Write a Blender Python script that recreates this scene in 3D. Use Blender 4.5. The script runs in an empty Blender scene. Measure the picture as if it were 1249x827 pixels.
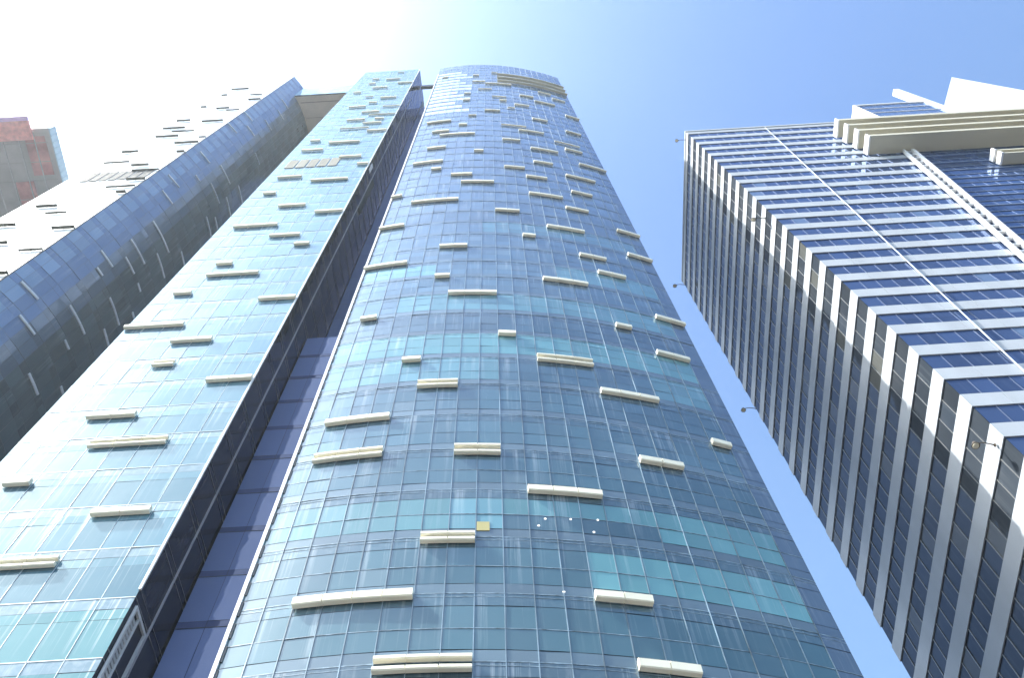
import bpy, bmesh, math, random
from mathutils import Vector, Matrix
random.seed(7)
S = bpy.context.scene
COL = S.collection
R = math.radians

# ------------------------------------------------------------ camera
cam = bpy.data.objects.new('camera', bpy.data.cameras.new('camera'))
COL.objects.link(cam)
P, RO = R(66.2), R(-3.436)
fwd = Vector((0, math.cos(P), math.sin(P)))
r0 = Vector((1, 0, 0)); u0 = Vector((0, -math.sin(P), math.cos(P)))
rt = math.cos(RO)*r0 + math.sin(RO)*u0
up = -math.sin(RO)*r0 + math.cos(RO)*u0
M = Matrix((rt, up, -fwd)).transposed().to_4x4()
cam.matrix_world = M
cam.data.sensor_width = 36
cam.data.lens = 36*1100/1249
cam.data.clip_start = .1; cam.data.clip_end = 6000
S.camera = cam

# ------------------------------------------------------------ daylight
SUN_AZ = R(253)      # clockwise from +Y
SUN_EL = R(51)
W = bpy.data.worlds.new('World'); S.world = W; W.use_nodes = True
nt = W.node_tree
bg = nt.nodes['Background']
sky = nt.nodes.new('ShaderNodeTexSky'); sky.sky_type = 'NISHITA'; sky.sun_disc = False
sky.sun_elevation = SUN_EL; sky.sun_rotation = SUN_AZ
sky.air_density = 1.0; sky.dust_density = 3.8; sky.ozone_density = 5
gm = nt.nodes.new('ShaderNodeGamma'); gm.inputs[1].default_value = 1.2      # deeper, cleaner blue away from the sun
nt.links.new(sky.outputs[0], gm.inputs[0]); tn = nt.nodes.new('ShaderNodeMix'); tn.data_type = 'RGBA'; tn.blend_type = 'MULTIPLY'; tn.inputs[0].default_value = 1; tn.inputs[7].default_value = (.93, 1.03, 1.03, 1)
nt.links.new(gm.outputs[0], tn.inputs[6]); 
# paler, hazier air towards the horizon
tc_ = nt.nodes.new('ShaderNodeTexCoord'); sx_ = nt.nodes.new('ShaderNodeSeparateXYZ'); mr_ = nt.nodes.new('ShaderNodeMapRange')
mr_.inputs[1].default_value = .97; mr_.inputs[2].default_value = .74; hm = nt.nodes.new('ShaderNodeMix'); hm.data_type = 'RGBA'; hm.blend_type = 'MULTIPLY'; hm.inputs[7].default_value = (1.50, 1.34, 1.12, 1)
nt.links.new(tc_.outputs['Generated'], sx_.inputs[0]); nt.links.new(sx_.outputs[2], mr_.inputs[0]); nt.links.new(mr_.outputs[0], hm.inputs[0])
nt.links.new(tn.outputs[2], hm.inputs[6]); nt.links.new(hm.outputs[2], bg.inputs[0]); bg.inputs[1].default_value = .12
sun = bpy.data.objects.new('sun', bpy.data.lights.new('sun', 'SUN')); COL.objects.link(sun)
sun.data.energy = 5; sun.data.angle = R(.5); sun.data.color = (1, .95, .88)
tos = Vector((math.sin(SUN_AZ)*math.cos(SUN_EL), math.cos(SUN_AZ)*math.cos(SUN_EL), math.sin(SUN_EL)))
sun.rotation_euler = tos.to_track_quat('Z', 'Y').to_euler()
sun.location = tos*400
S.view_settings.view_transform = 'Standard'; S.view_settings.look = 'None'
S.view_settings.exposure = 1.35; S.view_settings.gamma = 1

GZ = -1.6            # pavement level; the photographer's eye is at z = 0
H = 215.0            # roof level above the eye

# ------------------------------------------------------------ materials
def nn(nt, t, **kw):
    n = nt.nodes.new(t)
    for k, v in kw.items(): setattr(n, k, v)
    return n
def math_(nt, op, a, b=None, clamp=False):
    n = nn(nt, 'ShaderNodeMath', operation=op, use_clamp=clamp)
    for i, v in enumerate((a, b)):
        if v is None: continue
        if isinstance(v, (int, float)): n.inputs[i].default_value = v
        else: nt.links.new(v, n.inputs[i])
    return n.outputs[0]
def ramp(nt, x, lo, hi):
    n = nn(nt, 'ShaderNodeMapRange'); n.inputs[1].default_value = lo; n.inputs[2].default_value = hi
    nt.links.new(x, n.inputs[0]); return n.outputs[0]

def glass(name, gloss, ior, dust, streak, fh=4.04, z0=27.2, sharp=.03, base=1.0, haze=.3, wav=.02, density=2.2):
    """coated curtain-wall glass: the pane's tint behind a fresnel reflection, with dried rain streaks and dust"""
    m = bpy.data.materials.new(name); m.use_nodes = True
    t = m.node_tree; t.nodes.clear(); L = t.links.new
    out = nn(t, 'ShaderNodeOutputMaterial')
    at = nn(t, 'ShaderNodeAttribute', attribute_name='tint')
    uv = nn(t, 'ShaderNodeUVMap'); sp = nn(t, 'ShaderNodeSeparateXYZ'); L(uv.outputs[0], sp.inputs[0])
    u, v = sp.outputs[0], sp.outputs[1]
    ph = math_(t, 'DIVIDE', math_(t, 'SUBTRACT', v, z0), fh)
    fl = math_(t, 'FLOOR', ph); fr = math_(t, 'FRACT', ph)
    # streaks run down from each floor joint, different on every floor
    cb = nn(t, 'ShaderNodeCombineXYZ')
    L(math_(t, 'MULTIPLY', u, density), cb.inputs[0]); L(math_(t, 'MULTIPLY', fl, 7.31), cb.inputs[1])
    L(math_(t, 'MULTIPLY', v, .06), cb.inputs[2])
    n1 = nn(t, 'ShaderNodeTexNoise'); n1.inputs['Scale'].default_value = 1.0; n1.inputs['Detail'].default_value = 5; n1.inputs['Roughness'].default_value = .72
    L(cb.outputs[0], n1.inputs['Vector'])
    st = ramp(t, n1.outputs[0], .53, .66)
    cb2 = nn(t, 'ShaderNodeCombineXYZ'); L(math_(t, 'MULTIPLY', u, .35), cb2.inputs[0]); L(math_(t, 'MULTIPLY', fl, 3.7), cb2.inputs[1])
    n2 = nn(t, 'ShaderNodeTexNoise'); n2.inputs['Scale'].default_value = 1.3; L(cb2.outputs[0], n2.inputs['Vector'])
    patch = ramp(t, n2.outputs[0], .35, .65)
    fall = ramp(t, fr, .05, 1.0)
    fall = math_(t, 'POWER', fall, .8)
    st = math_(t, 'MULTIPLY', math_(t, 'MULTIPLY', st, fall), math_(t, 'ADD', math_(t, 'MULTIPLY', patch, .8), .2))
    # blotchy grime just under the joint
    tc = nn(t, 'ShaderNodeTexCoord')
    n3 = nn(t, 'ShaderNodeTexNoise'); n3.inputs['Scale'].default_value = 2.6; n3.inputs['Detail'].default_value = 6; L(tc.outputs['Object'], n3.inputs['Vector'])
    gr = math_(t, 'MULTIPLY', ramp(t, n3.outputs[0], .45, .75), ramp(t, fr, .72, .98))
    dirt = math_(t, 'ADD', math_(t, 'MULTIPLY', st, streak), math_(t, 'MULTIPLY', gr, streak*.25), True)
    n4 = nn(t, 'ShaderNodeTexNoise'); n4.inputs['Scale'].default_value = .12; n4.inputs['Detail'].default_value = 4; L(tc.outputs['Object'], n4.inputs['Vector'])
    film = math_(t, 'MULTIPLY', ramp(t, n4.outputs[0], .3, .7), dust)
    film = math_(t, 'ADD', film, dust*.6)
    # tint behind
    mul = nn(t, 'ShaderNodeMix', data_type='RGBA'); mul.inputs[0].default_value = 0
    L(at.outputs['Color'], mul.inputs[6])
    dif = nn(t, 'ShaderNodeBsdfDiffuse'); L(mul.outputs[2], dif.inputs[0])
    gl = nn(t, 'ShaderNodeBsdfGlossy'); gl.inputs['Roughness'].default_value = sharp
    gv = nn(t, 'ShaderNodeMix', data_type='RGBA'); L(at.outputs['Alpha'], gv.inputs[0]); gv.inputs[6].default_value = (*[c*.62 for c in gloss], 1); gv.inputs[7].default_value = (*gloss, 1); L(gv.outputs[2], gl.inputs[0])
    bp = nn(t, 'ShaderNodeBump'); bp.inputs['Strength'].default_value = 1.0; bp.inputs['Distance'].default_value = wav
    n5 = nn(t, 'ShaderNodeTexNoise'); n5.inputs['Scale'].default_value = .55; n5.inputs['Detail'].default_value = 2; L(tc.outputs['Object'], n5.inputs['Vector'])
    L(n5.outputs[0], bp.inputs['Height']); L(bp.outputs[0], gl.inputs['Normal'])
    f = nn(t, 'ShaderNodeFresnel'); f.inputs[0].default_value = ior
    m1 = nn(t, 'ShaderNodeMixShader'); L(f.outputs[0], m1.inputs[0]); L(dif.outputs[0], m1.inputs[1]); L(gl.outputs[0], m1.inputs[2])
    # dust: diffuse plus a broad forward lobe
    dd = nn(t, 'ShaderNodeBsdfDiffuse'); dd.inputs[0].default_value = (.62, .66, .68, 1)
    rg = nn(t, 'ShaderNodeBsdfGlossy'); rg.inputs['Roughness'].default_value = .42; rg.inputs[0].default_value = (.9, .93, .95, 1)
    m2 = nn(t, 'ShaderNodeMixShader'); m2.inputs[0].default_value = haze; L(dd.outputs[0], m2.inputs[1]); L(rg.outputs[0], m2.inputs[2])
    tot = math_(t, 'ADD', film, dirt, True)
    m3 = nn(t, 'ShaderNodeMixShader'); L(tot, m3.inputs[0]); L(m1.outputs[0], m3.inputs[1]); L(m2.outputs[0], m3.inputs[2])
    L(m3.outputs[0], out.inputs[0])
    return m

def paint(name, col, rough=.5, spec=.4, metal=0, var=.08, scale=.8, stretch=(1, 1, .15)):
    m = bpy.data.materials.new(name); m.use_nodes = True
    t = m.node_tree; L = t.links.new; b = t.nodes['Principled BSDF']
    b.inputs['Roughness'].default_value = rough; b.inputs['Specular IOR Level'].default_value = spec; b.inputs['Metallic'].default_value = metal
    tc = nn(t, 'ShaderNodeTexCoord'); mp = nn(t, 'ShaderNodeMapping'); mp.inputs['Scale'].default_value = stretch
    L(tc.outputs['Object'], mp.inputs[0])
    n = nn(t, 'ShaderNodeTexNoise'); n.inputs['Scale'].default_value = scale; n.inputs['Detail'].default_value = 6; L(mp.outputs[0], n.inputs['Vector'])
    hs = nn(t, 'ShaderNodeMix', data_type='RGBA')
    L(ramp(t, n.outputs[0], .3, .7), hs.inputs[0])
    hs.inputs[6].default_value = (*[c*(1-var*2) for c in col], 1); hs.inputs[7].default_value = (*[min(1, c*(1+var*.5)) for c in col], 1)
    L(hs.outputs[2], b.inputs['Base Color'])
    return m

def emit(name, col, s):
    m = bpy.data.materials.new(name); m.use_nodes = True
    b = m.node_tree.nodes['Principled BSDF']; b.inputs['Base Color'].default_value = (.3, .3, .3, 1)
    b.inputs['Emission Color'].default_value = (*col, 1); b.inputs['Emission Strength'].default_value = s
    return m
CB= [(-10.24, -5.11, 31.07, 'w'), (-6.43, -2.57, 27.27, 's'), (-6.37, -2.56, 26.7, 's'), (2.37, 4.94, 31.23, 'w'), (3.64, 6.2, 27.28, 'w'), (-5.15, -2.61, 35.3, 's'), (-5.12, -2.6, 34.85, 's'), (-0.14, 3.64, 39.23, 'w'), (6.09, 9.81, 43.43, 'w'), (-3.86, -1.32, 43.43, 's'), (-3.83, -1.33, 42.77, 's'), (-11.58, -7.66, 43.52, 's'), (-11.48, -7.61, 42.97, 's'), (-11.52, -7.64, 47.27, 'w'), (-6.43, -3.87, 51.57, 's'), (-6.39, -3.85, 50.99, 's'), (-7.7, -6.47, 55.09, 'w'), (1.14, 4.95, 55.89, 's'), (1.11, 4.89, 55.21, 's'), (4.81, 8.58, 51.48, 'w'), (10.87, 13.42, 59.7, 'w'), (11.98, 13.32, 47.36, 'w'), (-1.4, -0.17, 59.31, 'w'), (8.42, 9.71, 63.47, 'w'), (12.0, 14.0, 67.37, 'w'), (-11.49, -10.19, 63.42, 'w'), (-5.22, -1.37, 67.4, 'w'), (2.35, 6.08, 71.63, 'w'), (8.39, 10.91, 75.65, 'w'), (-6.57, -5.13, 71.52, 'w'), (-12.56, -8.9, 75.71, 'w'), (-6.45, -3.96, 79.63, 'w'), (6.07, 9.65, 79.75, 'w'), (-12.48, -10.25, 87.79, 'w'), (1.05, 2.31, 83.58, 'w'), (4.76, 8.4, 87.57, 'w'), (12.04, 14.0, 91.38, 'w'), (12.01, 14.0, 83.39, 'w'), (-10.29, -5.18, 96.18, 'w'), (-1.45, 1.12, 91.89, 'w'), (3.44, 6.13, 99.93, 'w'), (-12.61, -11.41, 100.05, 'w'), (7.17, 9.79, 96.02, 'w'), (8.35, 10.93, 103.94, 'w'), (8.39, 12.01, 112.06, 'w'), (3.42, 4.82, 108.07, 'w'), (10.98, 13.9, 120.98, 'w'), (4.75, 7.3, 116.82, 'w'), (0.94, 3.5, 112.13, 'w'), (-5.23, -1.42, 103.88, 'w'), (-6.54, -3.98, 107.66, 'w'), (-9.06, -7.72, 111.41, 'w'), (-11.56, -7.82, 115.65, 'w'), (-4.02, -2.7, 121.02, 'w'), (-10.19, -7.79, 124.28, 'w'), (4.59, 8.48, 125.23, 'w'), (9.55, 12.04, 129.23, 'w'), (8.47, 12.01, 133.18, 's'), (-0.21, 2.25, 129.38, 'w'), (-9.03, -3.99, 132.95, 'w'), (-10.19, -7.84, 136.08, 'w'), (-11.47, -7.79, 144.36, 'w'), (-6.49, -5.24, 140.23, 'w'), (-0.21, 3.68, 140.61, 's'), (-2.81, -0.23, 153.03, 'w'), (-5.17, -3.97, 148.22, 's'), (-6.52, -5.37, 163.99, 'w'), (-6.58, -5.38, 171.65, 'w'), (-3.92, -1.58, 176.86, 's'), (-5.19, -2.89, 186.92, 'w'), (-5.35, -2.95, 196.15, 'w'), (-11.63, -10.4, 196.73, 'w'), (-1.39, 0.89, 200.67, 's'), (-2.71, 2.31, 184.39, 'w'), (-1.28, 1.69, 168.1, 's'), (-0.27, 2.18, 164.2, 'w'), (2.27, 5.82, 161.1, 'w'), (1.06, 3.42, 157.06, 's'), (4.5, 7.24, 172.61, 'w'), (7.04, 10.6, 168.49, 'w'), (10.73, 13.02, 176.83, 'w'), (8.3, 10.49, 181.08, 'w'), (5.86, 8.33, 149.18, 'w'), (3.31, 6.06, 137.48, 'w'), (11.8, 14.0, 160.38, 'w'), (10.76, 12.96, 144.19, 'w')]
BB= [(-28.37, -26.07, 42.62, 'w'), (-21.84, -18.83, 39.18, 'w'), (-24.84, -21.76, 35.5, 's'), (-24.61, -21.73, 35.05, 's'), (-24.76, -20.29, 46.74, 's'), (-24.57, -20.23, 46.25, 's'), (-26.11, -23.11, 50.03, 'w'), (-24.71, -23.23, 57.75, 's'), (-24.57, -23.17, 57.27, 's'), (-24.68, -21.7, 61.42, 'w'), (-20.4, -17.29, 54.33, 'w'), (-29.08, -24.5, 64.71, 'w'), (-28.94, -27.46, 71.8, 'w'), (-26.11, -21.75, 76.1, 'w'), (-20.32, -17.36, 69.28, 'w'), (-27.44, -25.91, 79.17, 'w'), (-23.17, -20.27, 87.2, 'w'), (-20.24, -18.86, 83.95, 'w'), (-27.55, -23.35, 91.28, 'w'), (-20.33, -17.36, 95.31, 'w'), (-24.75, -21.89, 98.66, 'w'), (-28.99, -27.45, 104.85, 'w'), (-27.5, -24.65, 112.78, 'w'), (-23.25, -18.95, 110.13, 'w'), (-22.07, -18.93, 122.92, 'w'), (-18.93, -17.35, 118.04, 'w'), (-27.5, -24.58, 128.76, 'w'), (-28.93, -27.25, 135.61, 'w'), (-24.57, -20.31, 133.32, 'w'), (-24.71, -20.34, 144.26, 's'), (-20.27, -17.35, 141.21, 'w'), (-21.75, -18.89, 148.15, 'w'), (-24.62, -21.81, 151.71, 'w'), (-20.21, -18.98, 151.83, 'w'), (-21.73, -17.37, 155.92, 's'), (-23.12, -20.32, 158.92, 'w'), (-27.43, -23.2, 165.11, 'w'), (-20.35, -17.14, 164.06, 's'), (-23.09, -21.74, 169.26, 'w'), (-24.59, -23.18, 176.58, 's'), (-21.81, -19.07, 174.26, 'w'), (-24.63, -21.86, 188.06, 'w'), (-27.41, -24.57, 194.44, 'w'), (-27.38, -26.04, 201.24, 'w'), (-23.22, -20.35, 199.74, 'w'), (-20.38, -17.44, 193.25, 'w'), (-21.89, -20.8, 210.59, 's'), (-29.01, -27.38, 182.65, 'w')]
AB= [(-55.96, -53.59, 97.36, 'w'), (-48.99, -46.14, 94.91, 'w'), (-52.98, -51.27, 90.38, 'w'), (-48.91, -46.25, 87.35, 's'), (-47.64, -46.32, 80.17, 'w'), (-54.82, -52.33, 104.94, 'w'), (-52.45, -50.14, 101.69, 's'), (-47.61, -46.09, 109.95, 'w'), (-50.09, -46.41, 113.15, 's'), (-48.69, -46.11, 116.72, 'w'), (-51.32, -48.82, 125.46, 'w'), (-56.05, -52.43, 128.38, 's'), (-56.04, -53.47, 135.51, 'w'), (-47.63, -46.3, 133.45, 'w'), (-49.89, -46.44, 140.35, 'w'), (-54.69, -51.09, 146.61, 'w'), (-53.53, -50.07, 150.75, 's'), (-56.08, -52.31, 154.02, 'w'), (-55.98, -53.54, 161.23, 'w'), (-51.2, -47.75, 159.08, 'w'), (-47.48, -46.03, 144.41, 's'), (-52.27, -49.96, 172.8, 'w'), (-49.96, -47.74, 170.33, 's'), (-55.88, -54.7, 175.59, 'w'), (-56.08, -52.4, 198.07, 'w'), (-55.98, -54.74, 190.16, 'w'), (-48.74, -46.49, 181.85, 'w'), (-49.87, -47.68, 188.58, 's'), (-49.52, -46.65, 122.22, 's')]
SB= [(0.82, 3.06, 80.56, -0.0), (3.04, 5.2, 76.73, 0.1), (3.08, 5.24, 95.51, 0.1), (4.13, 5.24, 92.63, 0.7), (4.28, 7.38, 102.66, 0.2), (5.26, 7.39, 99.19, 0.0), (8.49, 9.62, 99.17, 0.2), (7.53, 10.76, 106.87, 0.6), (5.31, 8.51, 84.19, -0.0), (7.39, 8.52, 80.46, 0.1), (7.41, 10.95, 91.78, 0.3), (9.63, 12.42, 88.25, 0.4), (10.96, 12.6, 95.76, 0.2), (7.32, 9.63, 73.06, 0.0), (10.88, 11.97, 77.07, 0.4), (0.01, 1.8, 168.22, -0.1), (0.06, 1.86, 156.94, -0.3), (2.0, 4.06, 164.04, 0.1), (3.22, 5.2, 175.08, 0.5), (0.93, 2.97, 138.01, 0.0), (0.92, 3.0, 123.08, -0.3), (3.07, 4.16, 130.47, 0.2), (1.92, 4.12, 118.07, -0.0), (4.32, 7.28, 141.3, -0.5), (5.3, 8.42, 133.82, -0.0), (4.25, 8.47, 110.28, -0.1), (9.7, 12.41, 114.33, 0.5), (8.6, 12.46, 126.89, 0.5), (9.64, 12.09, 130.43, 0.4), (8.65, 12.05, 137.75, 0.4), (6.26, 9.3, 159.75, 0.3), (8.76, 11.63, 145.04, 0.2), (2.08, 4.01, 193.6, -0.6), (3.22, 5.15, 186.33, -0.4)]

G_MAIN = glass('curtain_glass_main', (.72, .83, 1.0), 1.85, .05, .30)
G_LEFT = glass('curtain_glass_lit', (.70, .88, 1.0), 1.6, .04, .62, fh=3.74, z0=32.5, haze=.12, density=4.2)
G_FAR = glass('curtain_glass_far', (.62, .78, 1.0), 1.9, .06, .2, fh=3.74, z0=32.5, haze=.5, wav=.05)
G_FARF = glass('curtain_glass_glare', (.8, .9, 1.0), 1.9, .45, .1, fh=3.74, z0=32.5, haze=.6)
G_RIGHTL = glass('strip_window_side', (.22, .29, .42), 1.42, .03, .05, fh=3.97, z0=47.4, haze=.1)
G_SIDE = glass('return_glass', (.50, .55, .72), 1.5, .012, .03, fh=3.74, z0=32.5, haze=.1, wav=.03)
G_RIGHT = glass('strip_window_glass', (.42, .55, .85), 1.5, .01, .03, fh=3.97, z0=47.4, haze=.2)
CORE = paint('dark_core', (.03, .035, .045), .5)
ALU = paint('pale_mullion', (.24, .33, .40), .4, .3, .1, .35, 2.5, (1, 1, .12))
DARKALU = paint('dark_joint', (.05, .06, .07), .4, .5, .2)
CREAM = paint('cream_sunshade', (.86, .82, .67), .5, .3, 0, .06, .6, (1, 1, 1))
WHITE = paint('white_panel', (.36, .395, .44), .6, .15, 0, .06, .5)
TRIM = paint('white_trim', (.85, .86, .87), .4)
BEIGE = paint('beige_soffit', (.88, .74, .60), .7, .2, 0, .05, .4, (1, 1, 1))
LOUV = paint('beige_louver', (.52, .50, .40), .55, .3, 0, .05, .4, (.2, 1, 1))
GRILLE = paint('grille_metal', (.45, .43, .36), .5, .4, .2)
GRILLED = paint('dark_grille', (.03, .045, .05), .5)
LAMPM = paint('floodlight_metal', (.10, .08, .06), .4, .5, .5)
LENS = paint('floodlight_lens', (.75, .68, .50), .2, .6)

class MB:
    def __init__(s): s.v = []; s.f = []; s.m = []; s.uv = []; s.t = []
    def quad(s, pts, mi=0, uv=None, tint=(.1, .1, .1)):
        b = len(s.v); s.v += [tuple(p) for p in pts]; s.f.append(tuple(range(b, b+len(pts)))); s.m.append(mi)
        s.uv.append(uv or [(p[0]+p[1], p[2]) for p in pts]); s.t.append(tint)
    def prism(s, poly, z0, z1, mi=0, caps=True, tint=(.1, .1, .1), mcap=None):
        n = len(poly); acc = 0          # poly counter-clockwise seen from above
        for i in range(n):
            a, b = poly[i], poly[(i+1) % n]; l = math.hypot(b[0]-a[0], b[1]-a[1])
            s.quad([(*a, z0), (*b, z0), (*b, z1), (*a, z1)], mi, [(acc, z0), (acc+l, z0), (acc+l, z1), (acc, z1)], tint); acc += l
        if caps:
            mc = mi if mcap is None else mcap
            s.quad([(*p, z1) for p in poly], mc, tint=tint); s.quad([(*p, z0) for p in reversed(poly)], mc, tint=tint)
    def box(s, x0, x1, y0, y1, z0, z1, mi=0, tint=(.1, .1, .1)):
        s.prism([(x0, y0), (x1, y0), (x1, y1), (x0, y1)], z0, z1, mi, tint=tint)
    def bar(s, a, b, n, w, h, mi=0):
        """box along a->b (3D), n = outward normal; w = depth along n, h = size across"""
        a = Vector(a); b = Vector(b); n = Vector(n).normalized(); d = (b-a).normalized(); c = n.cross(d).normalized()*h/2
        q = [a-c, a+c, a+c+n*w, a-c+n*w]; r = [p+(b-a) for p in q]
        for i in range(4):
            j = (i+1) % 4; s.quad([q[i], q[j], r[j], r[i]], mi)
        s.quad(q[::-1], mi); s.quad(r, mi)
    def cyl(s, a, b, r1, r2, n=12, mi=0):
        a = Vector(a); b = Vector(b); d = (b-a).normalized(); x = d.orthogonal().normalized(); y = d.cross(x)
        A = [a+(x*math.cos(2*math.pi*i/n)+y*math.sin(2*math.pi*i/n))*r1 for i in range(n)]
        B = [b+(x*math.cos(2*math.pi*i/n)+y*math.sin(2*math.pi*i/n))*r2 for i in range(n)]
        for i in range(n): s.quad([A[i], A[(i+1) % n], B[(i+1) % n], B[i]], mi)
        s.quad(A[::-1], mi); s.quad(B, mi)
    def build(s, name, mats, parent=None):
        me = bpy.data.meshes.new(name); off = Vector(parent.location) if parent else Vector((0, 0, 0))
        p = parent
        while p is not None and p.parent is not None: p = p.parent; off = off + Vector(p.location)
        me.from_pydata([tuple(Vector(v)-off) for v in s.v], [], s.f)
        for m in (mats if isinstance(mats, (list, tuple)) else [mats]): me.materials.append(m)
        me.polygons.foreach_set('material_index', s.m)
        me.uv_layers.new(name='UVMap'); me.color_attributes.new('tint', 'FLOAT_COLOR', 'CORNER')
        me.uv_layers['UVMap'].data.foreach_set('uv', [c for q in s.uv for p in q for c in p])
        me.color_attributes['tint'].data.foreach_set('color', [c for i, f in enumerate(s.f) for al in (.68+.32*((i*7919+len(s.f)*31) % 101)/100,) for _ in f for c in (*s.t[i], al)])
        me.validate(); me.update()
        o = bpy.data.objects.new(name, me); COL.objects.link(o)
        if parent: o.parent = parent
        return o
def empty(name, loc, label, cat, group=None):
    o = bpy.data.objects.new(name, None); COL.objects.link(o); o.location = loc; o['label'] = label; o['category'] = cat
    if group: o['group'] = group
    return o

def polyarc(pts):
    s = [0]
    for a, b in zip(pts, pts[1:]): s.append(s[-1]+math.hypot(b[0]-a[0], b[1]-a[1]))
    return s
def along(pts, acc, s):
    s = max(0, min(acc[-1], s))
    for i in range(len(pts)-1):
        if s <= acc[i+1]+1e-9:
            w = (s-acc[i])/(acc[i+1]-acc[i]); a, b = pts[i], pts[i+1]
            p = Vector((a[0]+(b[0]-a[0])*w, a[1]+(b[1]-a[1])*w)); t = Vector((b[0]-a[0], b[1]-a[1])).normalized()
            return p, t, Vector((t.y, -t.x))      # point, tangent, outward normal (walls run left to right)
class Wall:
    """a curtain wall following a plan curve, divided into panes"""
    def __init__(s, pts, pane):
        s.p = pts; s.acc = polyarc(pts); n = max(1, round(s.acc[-1]/pane)); s.n = n
        s.d = [s.acc[-1]*i/n for i in range(n+1)]
        s.q = [along(pts, s.acc, x) for x in s.d]
    def off(s, i, o): p, t, n = s.q[i]; return p+n*o
    def panes(s, mb, z0, z1, rows, tint, mi=0, gap=.02, u0=0, out=0, tilt=.008, rng=random):
        for i in range(s.n):
            a, b = s.off(i, out), s.off(i+1, out); t = (b-a).normalized(); a = a+t*gap; b = b-t*gap; nrm = Vector((t.y, -t.x))
            for r in range(len(rows)-1):
                za = z0+(z1-z0)*rows[r]+gap; zb = z0+(z1-z0)*rows[r+1]-gap
                e = [rng.uniform(-tilt, tilt) for _ in range(3)]; e.append(e[0]-e[1]+e[2])
                P4 = [(a+nrm*e[0], za), (b+nrm*e[1], za), (b+nrm*e[2], zb), (a+nrm*e[3], zb)]
                mb.quad([(p.x, p.y, z) for p, z in P4], mi, [(u0+s.d[i], za), (u0+s.d[i+1], za), (u0+s.d[i+1], zb), (u0+s.d[i], zb)], tint(i, r))
    def grid(s, mb, z0, z1, w, d, mi=0, skip=()):
        for i in range(s.n+1):
            if i in skip: continue
            p, t, n = s.q[i]
            mb.bar((p.x, p.y, z0), (p.x, p.y, z1), (n.x, n.y, 0), d, w, mi)
    def rail(s, mb, z, h, d, mi=0):
        for i in range(s.n):
            a, b = s.off(i, 0), s.off(i+1, 0); n = s.q[i][2]; c, e = s.off(i, d), s.off(i+1, d)
            for pts in ([(a, z), (b, z), (e, z), (c, z)][::-1], [(c, z), (e, z), (e, z+h), (c, z+h)], [(a, z+h), (c, z+h), (e, z+h), (b, z+h)][::-1]):
                mb.quad([(p.x, p.y, q) for p, q in pts], mi)
def sunshade(wall, s0, s1, z, h, d, parent, step, mat=None, gap=.05, seg=True):
    """projecting box running along the wall between arc positions s0 and s1, jointed at every pane"""
    mb = MB(); n = max(1, round((s1-s0)/step)); k = 1
    for i in range(n):
        a = s0+(s1-s0)*i/n; b = s0+(s1-s0)*(i+1)/n
        if i: a += gap*.5
        if i < n-1: b -= gap*.5
        A, ta, na = along(wall.p, wall.acc, a+1e-4); B, tb, nb = along(wall.p, wall.acc, b-1e-4)
        A0, B0, A1, B1 = A+na*.06, B+nb*.06, A+na*(.06+d), B+nb*(.06+d); c = .05
        A2, B2 = A+na*(.06+d-c), B+nb*(.06+d-c)
        # chamfered top and bottom front edges
        prof = lambda P0, P1, P2: [(P0, z-h/2), (P2, z-h/2), (P1, z-h/2+c), (P1, z+h/2-c), (P2, z+h/2), (P0, z+h/2)]
        qa = [(p.x, p.y, zz) for p, zz in prof(A0, A1, A2)]; qb = [(p.x, p.y, zz) for p, zz in prof(B0, B1, B2)]
        for j in range(6):
            jj = (j+1) % 6; mb.quad([qa[j], qb[j], qb[jj], qa[jj]])
        mb.quad(qa[::-1]); mb.quad(qb)
        if i < n-1:    # joint core
            C_, tc_, nc_ = along(wall.p, wall.acc, b); D_, td_, nd_ = along(wall.p, wall.acc, b+gap)
            mb.bar((C_.x, C_.y, z), (D_.x, D_.y, z), (nc_.x, nc_.y, 0), d-.02, h-.08)
    return mb.build('sunshade', mat or CREAM, parent)

def lerp(a, b, w): return tuple(x+(y-x)*w for x, y in zip(a, b))
def jit(c, k, rng): f = 1+rng.uniform(-k, k); return tuple(x*f for x in c)

# ------------------------------------------------------------ ground
def structure(name, mb, mat): o = mb.build(name, mat); o['kind'] = 'structure'; return o
m = MB(); m.box(-2500, 2500, -2500, 2500, GZ-1, GZ); structure('ground', m, paint('asphalt', (.06, .06, .062), .9, .2, 0, .15, .05, (1, 1, 1)))
m = MB(); m.box(-120, 120, 14, 70, GZ+.002, GZ+.13); structure('pavement', m, paint('paving', (.17, .16, .15), .85, .2, 0, .1, .4, (1, 1, 1)))

# ------------------------------------------------------------ curved main tower
def yc(x): X = x/35.6; return 35.6*(.727+.121*X+.349*X*X)
cpts = [(-12.66+i*(14.1+12.66)/60, yc(-12.66+i*(14.1+12.66)/60)) for i in range(61)]
tower = empty('curved_glass_tower', (0, 26, GZ), 'blue glass tower with a bowed front and cream sunshades, in the middle of the view', 'skyscraper')
cw = Wall(cpts, 1.27)
NC = cw.n
FHC = 4.04; seams = [27.2+FHC*k for k in range(-7, 47)]; seams = [z for z in seams if z > GZ] ; seams = [GZ+.15]+seams+[H]
backc = [(14.1, 54.0), (-12.66, 54.0)]
m = MB(); inner = [tuple(along(cw.p, cw.acc, s)[0]-along(cw.p, cw.acc, s)[2]*.12) for s in [cw.acc[-1]*i/30 for i in range(31)]]
inner[0] = (inner[0][0]+.03, inner[0][1]); inner[-1] = (13.95, inner[-1][1])
m.prism(inner+[(13.95, 53.9), (-12.6, 53.9)], GZ, H-.3); m.build('core_wall', CORE, tower)
TEAL = (.09, .25, .27); DEEP = (.026, .085, .105); BLUEG = (.08, .14, .22); SPAN = (.10, .14, .17); GLARE = (.62, .72, .82); CYAN = (.10, .26, .31)
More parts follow.
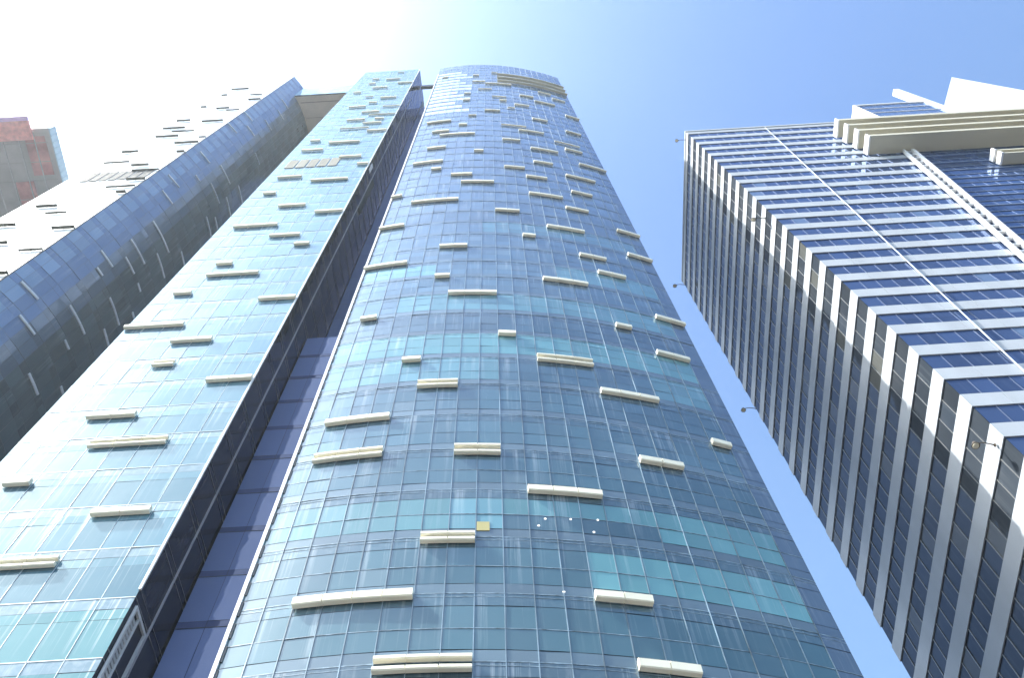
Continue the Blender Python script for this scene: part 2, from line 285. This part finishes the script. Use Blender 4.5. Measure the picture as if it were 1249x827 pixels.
rng = random.Random(3)
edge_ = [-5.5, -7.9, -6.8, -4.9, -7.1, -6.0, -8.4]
def zone(zc, i):
    """which panes have painted sun glare or bright teal backs, floor by floor"""
    x = cw.q[i][0].x
    if 35 < zc < 39.3:
        if x > 5.6: return TEAL, 1
        if x < -4.2: return lerp(TEAL, DEEP, .35), 1
        if x < -1.2: return CYAN, 1
        if x < 5.6: return lerp(TEAL, DEEP, .2), 2
    if 31 < zc < 35.2 and x > 2.5: return TEAL, 1
    if 71 < zc < 75 and x < -7: return CYAN, 1
    if 63.3 < zc < 67.2 and x > -9: return lerp(TEAL, BLUEG, .35), 3
    if 55 < zc < 59.3: return lerp(TEAL, BLUEG, .1), 3
    if 51 < zc < 55.2 and (x < -2 or x > 8.5): return lerp(TEAL, BLUEG, .35), 3
    if 71 < zc < 75.3 and x > 4: return lerp(TEAL, BLUEG, .4), 3
    if 152 < zc < 203 and x < edge_[int(zc) % 7]: return GLARE, 1  # sun glare on the upper left panes, put into their tint
    if 83 < zc < 86 and x > -3: return lerp(TEAL, BLUEG, .55), 3
    return None, 0
for k in range(len(seams)-1):
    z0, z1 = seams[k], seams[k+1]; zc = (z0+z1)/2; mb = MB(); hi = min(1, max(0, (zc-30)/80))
    floorj = rng.uniform(.85, 1.15)
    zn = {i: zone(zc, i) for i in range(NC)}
    def tint(i, r):
        c, kind = zn[i]
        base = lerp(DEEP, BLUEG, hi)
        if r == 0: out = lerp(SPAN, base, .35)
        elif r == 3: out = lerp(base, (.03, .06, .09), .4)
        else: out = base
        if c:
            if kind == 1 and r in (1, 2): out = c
            if kind == 2 and r == 2: out = c
            if kind == 3 and r in (1, 2, 3): out = c
        if i == NC-1: return (.06, .10, .15)
        if i in (0, 1) and zc < 90: out = lerp(out, TEAL, .15)
        if not c and r in (1, 2) and rng.random() < .04: out = lerp(out, (.22, .28, .30), .2)
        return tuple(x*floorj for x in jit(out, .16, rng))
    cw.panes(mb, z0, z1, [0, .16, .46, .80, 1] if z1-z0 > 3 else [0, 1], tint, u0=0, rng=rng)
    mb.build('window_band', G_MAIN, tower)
m = MB(); cw.grid(m, GZ+.1, H-.2, .04, .035, skip=(0, NC))
for z in seams[1:-1]: cw.rail(m, z-.03, .05, .015); cw.rail(m, z-.24, .03, .012)
for z in seams[1:12]: cw.rail(m, z+FHC*.46-.02, .04, .02)
m.build('mullion_grid', ALU, tower)
m = MB(); m.quad([(14.1, yc(14.1), GZ), (14.1, 54, GZ), (14.1, 54, H), (14.1, yc(14.1), H)], 0, tint=(.05, .06, .08))
m.quad([(14.1, 54, GZ), (-12.66, 54, GZ), (-12.66, 54, H), (14.1, 54, H)], 0, tint=(.05, .06, .08))
m.build('side_wall', G_SIDE, tower)
m = MB(); m.quad([(-12.66, 54, GZ), (-12.66, yc(-12.66)+.3, GZ), (-12.66, yc(-12.66)+.3, H), (-12.66, 54, H)], 0, tint=(.05, .06, .08)); m.build('side_wall', G_SIDE, tower)
m = MB(); pp = [(p[0], p[1]) for p in cpts[::4]]
m.prism([(x, y+.02) for x, y in pp]+[(14.05, 53.8), (-12.6, 53.8)], H-.28, H-.02); m.build('roof', CORE, tower)
m = MB(); m.box(-12.70, -12.52, yc(-12.6)-.12, yc(-12.6)+.16, GZ, H-10)
m.build('corner_trim', TRIM, tower)
m = MB()
for k in range(140): z = 12+k*1.35; m.box(-12.51, -12.42, yc(-12.6)-.07, yc(-12.6)+.02, z, z+.9)
m.build('trim_cleats', DARKALU, tower)
def sx(x):     # arc position of the wall at plan x
    for i in range(len(cpts)-1):
        if x <= cpts[i+1][0]: break
    a, b = cpts[i], cpts[i+1]; w = (x-a[0])/(b[0]-a[0]); return cw.acc[i]+(cw.acc[i+1]-cw.acc[i])*w
PW = cw.acc[-1]/NC
for x0, x1, z, k in CB:
    s0, s1 = sx(x0), sx(x1); s0 = round(s0/PW)*PW+.03; s1 = round(s1/PW)*PW-.03
    if s1-s0 < PW*.8: s1 = s0+PW-.06
    if s1 > cw.acc[-1]: s1 = cw.acc[-1]
    if k == 'w': sunshade(cw, s0, s1, z, .50, .27, tower, PW)
    else: sunshade(cw, s0, s1, z, .25, .24, tower, PW)
for z in (197.3, 192.6, 187.6): sunshade(cw, sx(.2), cw.acc[-1]-.02, z, .5, .5, tower, PW, LOUV)
# ceiling lamps seen behind the glass and a yellow pane
LIT = emit('ceiling_lamp_glow', (1, 1, .95), .7); YEL = paint('yellow_blind', (.42, .38, .17), .6)
for x, z in ((.75, 36.3), (1.1, 36.9), (2.35, 37.0), (3.7, 37.15), (3.4, 36.1), (1.6, 31.5)):
    p, t, n = along(cw.p, cw.acc, sx(x)); m = MB(); m.cyl((p.x, p.y, z), (p.x+n.x*.03, p.y+n.y*.03, z), .065, .05, 10); m.build('ceiling_lamp', LIT, tower)
p, t, n = along(cw.p, cw.acc, sx(-1.93)); m = MB(); m.bar((p.x, p.y, 35.75), (p.x, p.y, 36.45), (n.x, n.y, 0), .03, .62); m.build('yellow_panel', YEL, tower)

# ------------------------------------------------------------ straight tower on its left
YF = 25.77
FHL = 3.74; lseams = [GZ+.15]+[z for z in (32.5+FHL*k for k in range(-8, 49)) if z > GZ+1]+[H]
towB = empty('slab_glass_tower', (-23.4, 27, GZ), 'pale cyan rain-streaked glass slab tower with dark side wall, left of the curved tower', 'skyscraper')
bw = Wall([(-29.8, YF), (-17.4, YF)], 1.55); BP = bw.acc[-1]/bw.n
bs = Wall([(-17.4, YF), (-17.4, 27.75), (-17.15, 32.4)], 2.0); bs.n = 3
bs = Wall([(-17.4, YF), (-17.15, 32.4)], 2.2)
rngb = random.Random(5)
m = MB(); m.prism([(-29.7, YF+.1), (-17.5, YF+.1), (-17.27, 32.3), (-17.27, 52), (-29.7, 52)], GZ, H-.2); m.build('core_wall', CORE, towB)
for k in range(len(lseams)-1):
    z0, z1 = lseams[k], lseams[k+1]; zc = (z0+z1)/2; mb = MB(); fj = rngb.uniform(.9, 1.12)
    low = zc < 33
    def tb(i, r):
        c = (.055, .14, .21) if zc > 60 else (.04, .12, .17)
        if r == 2: c = (.12, .19, .24)
        if r == 1: c = lerp(c, (.10, .22, .28), .5)
        if low and r < 2: c = (.05, .17, .19)
        return tuple(x*fj for x in jit(c, .10, rngb))
    bw.panes(mb, z0, z1, [0, .62, .80, 1] if z1-z0 > 3 else [0, 1], tb, 0, .012, rng=rngb)
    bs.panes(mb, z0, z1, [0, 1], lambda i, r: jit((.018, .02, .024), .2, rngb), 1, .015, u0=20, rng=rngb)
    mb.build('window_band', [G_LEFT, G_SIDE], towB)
m = MB(); bw.grid(m, GZ+.1, H-.1, .03, .02, 0, skip=(0, bw.n))
for z in lseams[1:-1]: bw.rail(m, z-.035, .05, .02, 0); bs.rail(m, z-.03, .05, .02, 1); bs.rail(m, z+.5, .03, .02, 1)
p1 = along(bs.p, bs.acc, 2.05); m.bar((p1[0].x, p1[0].y, GZ+.1), (p1[0].x, p1[0].y, H-30), (1, 0, 0), .08, .09, 2)
m.build('mullion_grid', [paint('streaked_mullion', (.36, .46, .54), .4), paint('side_joint', (.13, .13, .15), .4), paint('side_rail', (.38, .38, .42), .5)], towB)
m = MB(); m.box(-17.46, -17.34, YF-.05, YF+.06, 33, H-.1); m.build('corner_trim', TRIM, towB)
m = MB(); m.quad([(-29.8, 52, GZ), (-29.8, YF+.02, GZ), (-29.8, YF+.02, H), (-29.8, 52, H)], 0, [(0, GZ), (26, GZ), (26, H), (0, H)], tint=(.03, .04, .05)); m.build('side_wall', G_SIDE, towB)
m = MB(); m.prism([(-29.75, YF+.05), (-17.45, YF+.05), (-17.2, 32.3), (-17.2, 52), (-29.75, 52)], H-.18, H); m.build('roof', CORE, towB)
for x0, x1, z, k in BB:
    s0 = round((x0+29.8)/BP)*BP+.04; s1 = round((x1+29.8)/BP)*BP-.04
    if s1-s0 < BP*.8: s1 = s0+BP-.08
    s1 = min(s1, bw.acc[-1]-.02)
    sunshade(bw, s0, s1, z, .46 if k == 'w' else .22, .26 if k == 'w' else .22, towB, BP)
def grille(x0, x1, z0, z1, y, parent, mat, back):
    mb = MB(); w = .07
    mb.box(x0, x1, y-.10, y-.02, z0, z0+w); mb.box(x0, x1, y-.10, y-.02, z1-w, z1)
    mb.box(x0, x0+w, y-.10, y-.02, z0+w, z1-w); mb.box(x1-w, x1, y-.10, y-.02, z0+w, z1-w)
    g = mb.build('vent_grille', mat, parent)
    s = MB(); n = 9
    for i in range(n):
        z = z0+w+(z1-z0-2*w)*(i+.2)/n; s.box(x0+w, x1-w, y-.09, y-.045, z, z+(z1-z0)/n*.55)
    s.build('slats', mat, g)
    b = MB(); b.box(x0+w, x1-w, y-.038, y-.022, z0+w, z1-w); b.build('vent_backing', back, g)
for i in range(5): grille(-28.6+i*1.42, -28.6+i*1.42+1.15, 118.4, 122.9, YF, towB, GRILLE, GRILLED)
# framed louvre opening in the side wall low down, and a slot higher up
m = MB(); X = -17.36
m.box(X, X+.12, 26.0, 26.14, GZ+.2, 32.0); m.box(X, X+.12, 27.55, 27.7, GZ+.2, 32.0); m.box(X, X+.12, 26.0, 27.7, 32.0, 32.18); m.box(X, X+.10, 26.6, 26.72, GZ+.2, 32.0)
fr_ = m.build('louver_frame', paint('louver_frame', (.55, .57, .58), .4), towB)
m = MB()
for k in range(110): z = 1+k*.28; m.box(X+.01, X+.06, 26.14, 26.6, z, z+.18)
m.build('slats', paint('pale_slats', (.42, .44, .45), .5), fr_)
m = MB(); m.box(-17.30, -17.22, 28.0, 28.9, 105, 119.5); m.build('dark_slot', GRILLED, towB)
m = MB(); m.box(-17.42, -17.33, 26.3, 26.9, 117.5, 121); m.build('light_panel', TRIM, towB)

# ------------------------------------------------------------ recessed link between the two
link = empty('recessed_link_block', (-15, 30, GZ), 'lower violet-blue glass link squeezed in the slot beside the curved tower', 'building')
lw = Wall([(-17.17, 29.6), (-12.72, 29.6)], 1.5); rngl = random.Random(9)
ls = [GZ+.15]+[z for z in (26.9+3.9*k for k in range(-7, 12)) if z < 69]+[69.8]
m = MB(); m.box(-17.1, -12.72, 29.7, 32.3, GZ, 69.7); m.build('core_wall', CORE, link)
for k in range(len(ls)-1):
    mb = MB(); lw.panes(mb, ls[k], ls[k+1], [0, .12, 1] if ls[k+1]-ls[k] > 2 else [0, 1], lambda i, r: jit((.15, .20, .37) if r else (.08, .10, .2), .08, rngl), 0, .012, u0=40, rng=rngl); mb.build('window_band', G_SIDE, link)
for z in ls[1:-1]: m = MB(); lw.rail(m, z-.03, .04, .02); m.build('joint_rail', DARKALU, link)
link2 = empty('tall_link_wall', (-15, 33, GZ), 'tall narrow pale blue glass sliver in the gap above the link block', 'building')
l2 = Wall([(-17.12, 32.5), (-12.72, 32.5)], 1.5)
m = MB(); m.box(-17.1, -12.72, 32.6, 50, GZ, 203); m.build('core_wall', CORE, link2)
ls2 = [GZ+.15]+[3.9*k+3 for k in range(0, 51)]+[203.1]
for k in range(len(ls2)-1):
    mb = MB(); l2.panes(mb, ls2[k], ls2[k+1], [0, 1], lambda i, r: jit((.14, .19, .32), .08, rngl), 0, .012, u0=60, rng=rngl); mb.build('window_band', G_SIDE, link2)
beam = MB(); beam.box(-17.1, -12.7, 28.9, 29.5, 209.2, 211.6); o = beam.build('link_beam', CORE); o['label'] = 'small dark beam bridging the gap near the roofs beside the curved tower'; o['category'] = 'beam'

# ------------------------------------------------------------ far-left tower with rounded side
towA = empty('rounded_glass_tower', (-51, 30, GZ), 'tower with a glaring white front and a rounded dark blue flank behind the slab tower', 'skyscraper')
aw = Wall([(-57.6, YF), (-46.3, YF)], 1.2); AP = aw.acc[-1]/aw.n
def smooth(pts, n):
    out = []; P_ = [pts[0]]+pts+[pts[-1]]
    for i in range(1, len(P_)-2):
        for j in range(n):
            t = j/n; a, b, c, d = P_[i-1], P_[i], P_[i+1], P_[i+2]
            out.append(tuple(.5*((2*b[k])+(-a[k]+c[k])*t+(2*a[k]-5*b[k]+4*c[k]-d[k])*t*t+(-a[k]+3*b[k]-3*c[k]+d[k])*t**3) for k in (0, 1)))
    return out+[pts[-1]]
ASP = smooth([(-46.3, 25.77), (-45.4, 27.05), (-44.5, 28.6), (-43.55, 30.9), (-43.0, 33.4), (-42.85, 36), (-42.85, 40), (-42.9, 46.)], 5)
asw = Wall(ASP, 1.13); SPW = asw.acc[-1]/asw.n
rnga = random.Random(11)
m = MB(); m.prism([(-57.5, YF+.1), (-46.4, YF+.1)]+[(p[0]-.12, p[1]+.03) for p in ASP[2:]]+[(-43.02, 60), (-57.5, 60)], GZ, H-.2); m.build('core_wall', CORE, towA)
for k in range(len(lseams)-1):
    z0, z1 = lseams[k], lseams[k+1]; mb = MB(); fj = rnga.uniform(.9, 1.1)
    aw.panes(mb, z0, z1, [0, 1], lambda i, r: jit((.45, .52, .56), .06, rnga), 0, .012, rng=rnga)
    asw.panes(mb, z0, z1, [0, .7, 1] if z1-z0 > 3 else [0, 1], lambda i, r: jit((.16, .26, .40) if (r == 0 and i in (0, 1)) else ((.09, .16, .30) if i < 4 else ((.08, .13, .20) if i < 6 else (.06, .10, .125))), .16 if i < 4 else .26, rnga), 1, .012, u0=30, tilt=.02, rng=rnga)  # leading columns bluer: reflected sky put into the pane tint
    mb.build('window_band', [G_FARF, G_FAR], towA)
m = MB()
asw.grid(m, GZ+.1, H-.1, .03, .02)
for z in lseams[1:-1]: asw.rail(m, z-.03, .05, .02)
m.build('joint_grid', paint('dull_joint', (.10, .13, .16), .4), towA)
m = MB(); m.box(-46.36, -46.24, YF-.06, YF+.06, GZ+.1, H+.4); m.build('corner_trim', DARKALU, towA)
m = MB(); m.prism([(-57.55, YF+.05), (-46.35, YF+.05)]+[(p[0]-.03, p[1]) for p in ASP[2:]]+[(-42.95, 60), (-57.55, 60)], H-.18, H); m.build('roof', CORE, towA)
m = MB(); m.quad([(-57.6, 60, GZ), (-57.6, YF, GZ), (-57.6, YF, H), (-57.6, 60, H)], 0, tint=(.2, .22, .24)); m.build('side_wall', G_SIDE, towA)
SHADED = paint('shaded_blade', (.07, .065, .05), .5, .2)  # shade of the undersides put into the blade colour
for x0, x1, z, k in AB:
    s0 = max(0, round((x0+57.6)/AP)*AP+.04); s1 = round((x1+57.6)/AP)*AP-.04
    if s1-s0 < AP*.8: s1 = s0+AP-.08
    sunshade(aw, s0, min(s1, aw.acc[-1]-.02), z, .22 if k == 'w' else .15, .36 if k == 'w' else .26, towA, AP, SHADED)
PSH = paint('pale_blade_and_reflection', (.75, .80, .86), .4)  # some of these flank blades model bar reflections as solid shapes
for s0, s1, z, dz in SB:
    s0 = round(s0/SPW)*SPW+.04; s1 = round(s1/SPW)*SPW-.04
    if s1-s0 < SPW*.8: s1 = s0+SPW-.08
    sunshade(asw, s0, s1, z, .34, .12, towA, SPW, PSH, seg=False)  # some of these stand in for bar reflections
for i in range(7): grille(-55.3+i*1.24, -55.3+i*1.24+.95, 117.6, 122.6, YF, towA, GRILLED, GRILLED)
# roof-top bridge with beige soffit, spanning to the slab tower
br = empty('roof_bridge', (-37, 30, 204), 'beige-bottomed bridge block spanning the gap between two tower tops', 'bridge')
m = MB(); yb = 28.4
m.prism([(-44.55, yb+.25), (-29.85, yb+.25), (-29.85, 46), (-42.9, 46), (-42.75, 36), (-43.0, 33.2), (-43.6, 30.7)], 204, 204.4); sof = m.build('soffit', BEIGE, br)
m = MB(); m.box(-43.4, -29.9, yb+1.6, yb+1.72, 203.93, 204.0); m.box(-42.6, -29.9, yb+5, yb+5.06, 203.95, 204.0); m.build('soffit_joint', paint('terracotta_joint', (.42, .26, .18), .7), sof)
fw_ = Wall([(-44.6, yb), (-29.85, yb)], 1.5); mb = MB()
for za, zb in ((204, 207.7), (207.7, 211.4), (211.4, 215)): fw_.panes(mb, za, zb, [0, 1], lambda i, r: jit((.30, .50, .58), .08, rnga), 0, .012, u0=90, rng=rnga)
mb.build('fascia_glass', G_LEFT, br)
m = MB(); m.box(-44.4, -29.9, yb+.08, yb+.24, 203.9, 214.8); m.box(-43.2, -29.9, yb+.26, 46, 214.3, 214.8); m.build('frame', CORE, br)

# ------------------------------------------------------------ block under construction, far left
cs = empty('unfinished_block', (-95, 40, GZ), 'unfinished grey building with a netted overhang at the left edge of the photo', 'building')
zz = 150.; X1 = -.489*zz; Y0 = .158*zz
CONC = paint('raw_concrete', (.46, .44, .45), .9, .1, 0, .12, .25, (1, 1, 1))
m = MB(); m.box(-125, X1, Y0, 62, zz, zz+.6); m.build('overhang_slab', CONC, cs)
m = MB(); m.box(-125, -90, Y0+1, 62, GZ, zz); m.build('core_wall', CONC, cs)
m = MB()
for i in range(7): y = Y0+2.2+i*3.1; m.box(-88, X1-.6, y, y+.10, zz-.10, zz-.002)
m2 = MB()
for i in range(5): x = X1-2.6-i*2.6; m2.box(x-.07, x+.07, Y0+.4, 60, zz-.24, zz-.103)
m.build('joist_row', paint('pale_joist', (.40, .38, .38), .8), cs); m2.build('beam_row', paint('pale_beam', (.50, .50, .52), .8), cs)
m = MB(); m.box(X1-4.2, X1-.9, Y0+1.2, Y0+7.6, zz-.07, zz-.003); m.box(X1-7.6, X1-4.6, Y0+8.5, Y0+14, zz-.07, zz-.003); m.build('red_boarding', paint('red_boarding', (.60, .30, .30), .8, .2, 0, .2, .5, (1, 1, 1)), cs)
m = MB(); m.box(X1+.0, X1+.15, Y0+.1, 60, zz+.02, zz+2.4)
for i in range(40): y = Y0+.3+i*1.0; m.box(X1+.16, X1+.28, y, y+.12, zz+.1, zz+2.3)
m.build('edge_screen', paint('pale_blue_screen', (.42, .56, .66), .6), cs)
m = MB(); m.box(-90, -.506*zz, Y0-1.5, Y0+1.6, zz-.75, zz-.3); nt_ = m.build('safety_net', paint('red_net', (.95, .42, .40), .8, .1, 0, .15, 1.5, (1, 1, 1)), cs)
m = MB(); m.box(-90, -.506*zz, Y0-2.2, Y0-1.5, zz-.72, zz-.34); m.build('net_hem', paint('violet_hem', (.75, .5, .85), .8), nt_)

# ------------------------------------------------------------ right office block
XR, YR = 29.6, 29.3; HR = 144.6; FR = 3.97
ROOFW = paint('roof_white', (.82, .83, .84), .4)
rb = empty('banded_office_block', (50, 42, GZ), 'boxy office tower with white horizontal bands wrapping its corner, at the right', 'office building')
def xl(z): return 55.4+(z-125)*.172      # leaning right end of the banded front
zb = [47.4+FR*k for k in range(-12, 25)]; zb = [z for z in zb if z > GZ]
rr = random.Random(21)
YB = 54.9
m = MB(); m.prism([(XR+.35, YR+.35), (130, YR+.35), (130, YB), (XR+.35, YB)], GZ, HR-.4); m.build('core_wall', CORE, rb)
fwall = Wall([(XR+.2, YR+.2), (XR+.2+1.45*62, YR+.2)], 1.45)
lwall = Wall([(XR+.2, YB), (XR+.2, YR+.2)], 1.47)
BH = 1.66
for k, z in enumerate(zb):
    za = z+BH-.05; ze = (zb[k+1] if k+1 < len(zb) else HR)+.05
    mb = MB(); half = z < 66 and z > 62
    fwall.panes(mb, za, ze, [0, 1] if not half else [0, .55, 1], lambda i, r: (jit((.028, .05, .115), .3, rr) if rr.random() > .06 else (.10, .15, .24)), 0, .018, rng=rr)
    def tl(i, r):
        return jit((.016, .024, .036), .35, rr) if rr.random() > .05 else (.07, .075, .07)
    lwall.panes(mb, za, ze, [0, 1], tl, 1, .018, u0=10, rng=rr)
    mb.build('window_band', [G_RIGHT, G_RIGHTL], rb)
def leftface(mb, z0, z1, d, mi): mb.box(XR+.2-d-.0, XR+.199, YR+.2, YB, z0, z1, mi)
for k, z in enumerate(zb):
    z1 = z+BH; mb = MB(); D = .2
    # wraps the corner; front part made of panels with fine joints, ending at the leaning line
    xe = xl(z+.7); n = int((xe-XR)/2.9)
    mb.box(XR+.1, XR+.19, YR+.1, YB, z, z1)
    xa = XR+.19
    for i in range(n+1):
        xb = min(xe, XR+2.9*(i+1))
        mb.box(xa+(.012 if i else 0), xb-.012, YR+.1, YR+.19, z, z1); xa = xb
        if xb >= xe: break
    mb.box(XR+.2, xe-.02, YR+.12, YR+.17, z+.02, z1-.02)
    mb.build('spandrel_band', WHITE, rb)
m = MB()
for k, z in enumerate(zb[:-1]):
    za, ze = z+BH, zb[k+1]
    for i in range(1, fwall.n):
        x = fwall.q[i][0].x
        if x > xl(z): break
        m.box(x-.03, x+.03, YR+.15, YR+.19, za, ze)
m.build('mullion_grid', paint('blue_grey_mullion', (.09, .12, .20), .4, .5, .3), rb)
m = MB()
for k, z in enumerate(zb):
    za, ze = z+BH, (zb[k+1] if k+1 < len(zb) else HR)
    for i in range(1, lwall.n):
        y = lwall.q[i][0].y; m.box(XR+.14, XR+.19, y-.03, y+.03, za, ze)
m.build('side_mullion_grid', paint('pale_side_mullion', (.20, .21, .21), .4, .5, .3), rb)
# glass field right of the leaning line: floor rails
m = MB()
for z in zb:
    if z < 60: continue
    xa = xl(z)+1.2
    m.box(xa, 118, YR+.10, YR+.185, z+.2, z+.42); m.box(xa, 118, YR+.12, YR+.185, z+2.0, z+2.1)
    i = 0; x = XR+.2
    while x < 118:
        if x > xa+.5: m.box(x-.015, x+.015, YR+.16, YR+.18, z+.43, z+1.99)
        x += 1.45
m.build('recess_grid', paint('sky_rail', (.20, .26, .38), .4, .5, .3), rb)
m = MB()
for z in zb:
    if z < 60: continue
    m.box(xl(z)+1.0, 118, YR+.189, YR+.196, z-.1, z+BH+.1, tint=(.03, .06, .15))
m.build('spandrel_glass', G_RIGHT, rb)
# leaning ladder truss
m = MB(); z0, z1 = 40, 128
for off, w in ((0, .26), (1.25, .42)):
    m.bar((xl(z0)+off, YR+.0, z0), (xl(z1)+off, YR+.0, z1), (0, -1, 0), .45, w)
for z in zb:
    for q in (0, FR/2):
        if 42 < z+q < 127: m.bar((xl(z+q)+.1, YR, z+q), (xl(z+q)+1.2, YR, z+q), (0, -1, 0), .3, .3)
m.build('ladder_truss', ROOFW, rb)
m = MB()
zz_ = [GZ+30+i*6 for i in range(20)]
m.bar((36.5+(45-70)*.0775, YR, 45), (42.3, YR+.1, 144.4), (0, -1, 0), .08, .07)
m.build('downpipe', paint('pipe_white', (.62, .70, .80), .4), rb)
# roof edge
m = MB(); m.box(XR, 56, YR, YR+.6, HR-.3, HR+.35); m.box(XR, XR+.6, YR+.6, YB, HR-.3, HR+.35); m.box(XR+.6, 128, YR+.6, YB, HR-.35, HR-.05); m.build('roof', WHITE, rb)
m = MB(); m.box(34.5, 54, YR+2, YR+2.5, HR, HR+4.2); m.build('roof_screen', TRIM, rb)
# four deep louver beams across the top of the recess
for k in range(4):
    z = 121.6+k*3.95; m = MB()
    m.box(50.1, 118, 26.8, YR+.05, z, z+.45)
    m.box(50.1, 118, 26.8, 26.95, z+.45, z+.9)
    bm_ = m.build('louver_beam', LOUV, rb)
    e = MB(); e.box(49.85, 50.08, 26.75, YR+.05, z-.15, z+1.3); e.build('end_cap', ROOFW, bm_)
for k in range(2):
    z = 112.2+k*1.7; m = MB(); m.box(63.4, 118, 27.9, YR+.09, z, z+.4); bm_ = m.build('louver_beam', LOUV, rb)
    e = MB(); e.box(63.1, 63.38, 27.8, YR+.09, z-.1, z+.9); e.build('end_cap', ROOFW, bm_)
# penthouse, mast fin and sail on the roof
ph = empty('roof_penthouse', (68, 33, HR), 'small blue glass penthouse with white edges on the right roof', 'penthouse')
pw = Wall([(61.9, YR+.3), (74.0, YR+.3)], 1.5); mb = MB(); pw.panes(mb, HR, 158.6, [0, .25, .5, .75, 1], lambda i, r: jit((.10, .16, .28), .12, rr), 0, .03, rng=rr); mb.build('window_band', G_RIGHT, ph)
m = MB(); m.box(62.0, 73.9, YR+.36, 44, HR-.04, 158.4); m.build('core_wall', ROOFW, ph)
m = MB(); m.box(61.75, 61.95, YR+.1, 44, HR-.04, 158.8); m.box(61.96, 74.1, YR+.1, YR+.28, 158.45, 158.8)
for q in (1, 2, 3): m.box(61.96, 74.1, YR+.2, YR+.28, HR+q*3.5, HR+q*3.5+.15)
m.build('frame', ROOFW, ph)
m = MB(); m.box(74.15, 75.1, YR+.0, YR+1.2, HR-.04, 171.8); mf = m.build('mast_fin', ROOFW); mf['label'] = 'slim white upright fin rising beside the glass penthouse'; mf['category'] = 'roof fin'
m = MB()
def sailp(y): return [(76.2, y, HR-.04), (105, y, HR-.04), (92.4, y, 184.8), (75.4, y, 154.2)]
a = [(76.2, YR+.6, HR-.04), (100, YR+.6, HR-.04), (91.5, YR+.6, 185.2), (75.6, YR+.6, 154.4)]
b = [(x, y+2.6, z) for x, y, z in a]
m.quad(a); m.quad(b[::-1])
for i in range(4): m.quad([a[i], b[i], b[(i+1) % 4], a[(i+1) % 4]])
sl = m.build('roof_sail', ROOFW); sl['label'] = 'big white pointed sail wall on the roof at the upper right'; sl['category'] = 'roof sail'

# ------------------------------------------------------------ floodlights on arms
def flood(loc, out, size, label):
    """loc: fixing on the wall; out: unit vector away from the wall"""
    o = empty('floodlight', loc, label, 'floodlight', 'floodlights on the banded office block')
    L = Vector(loc); d = Vector(out).normalized(); e = L+d*1.7*size; m = MB()
    m.cyl(L, L+d*.9*size+Vector((0, 0, .35*size)), .06*size, .05*size, 8); m.cyl(L+d*.9*size+Vector((0, 0, .35*size)), e+Vector((0, 0, .1*size)), .05*size, .05*size, 8); m.build('arm', LAMPM, o)
    m = MB(); m.cyl(e+Vector((0, 0, .25*size)), e-Vector((0, 0, .25*size))+d*.1*size, .16*size, .34*size, 14); h = m.build('lamp_head', LAMPM, o)
    m = MB(); m.cyl(e-Vector((0, 0, .26*size))+d*.1*size, e-Vector((0, 0, .30*size))+d*.1*size, .28*size, .27*size, 14); m.build('lens', LENS, h)
    m = MB(); m.cyl(L+d*.005, L+d*.06, .16*size, .16*size, 10); m.build('wall_plate', LAMPM, o)
flood((XR, 30.3, 47.9), (-1, -.12, 0), .75, 'largest floodlight on a crooked arm, over the lowest sunlit white band')
flood((XR, 30.4, 98.6), (-1, 0, 0), .8, 'small floodlight in the sunlit strip halfway up the corner')
flood((XR, 30.6, 144.1), (-1, 0, 0), .8, 'floodlight at the very top front corner against the sky')
flood((XR, 54.4, 141.6), (-1, 0, 0), 1.0, 'floodlight at the top of the far shaded edge')
flood((XR, 54.5, 97.8), (-1, 0, 0), .9, 'floodlight halfway down the far shaded edge')

# ------------------------------------------------------------ the sunlit air between the towers
m = MB(); m.box(-2600, 2600, -2600, 2600, GZ-2, 232)
hz = bpy.data.materials.new('air'); hz.use_nodes = True; t = hz.node_tree; t.nodes.clear()
o_ = nn(t, 'ShaderNodeOutputMaterial'); pv = nn(t, 'ShaderNodeVolumePrincipled')
pv.inputs['Color'].default_value = (.80, .92, 1, 1); pv.inputs['Density'].default_value = .0002; pv.inputs['Anisotropy'].default_value = .6
t.links.new(pv.outputs[0], o_.inputs['Volume'])
h_ = m.build('haze', hz); h_['kind'] = 'stuff'
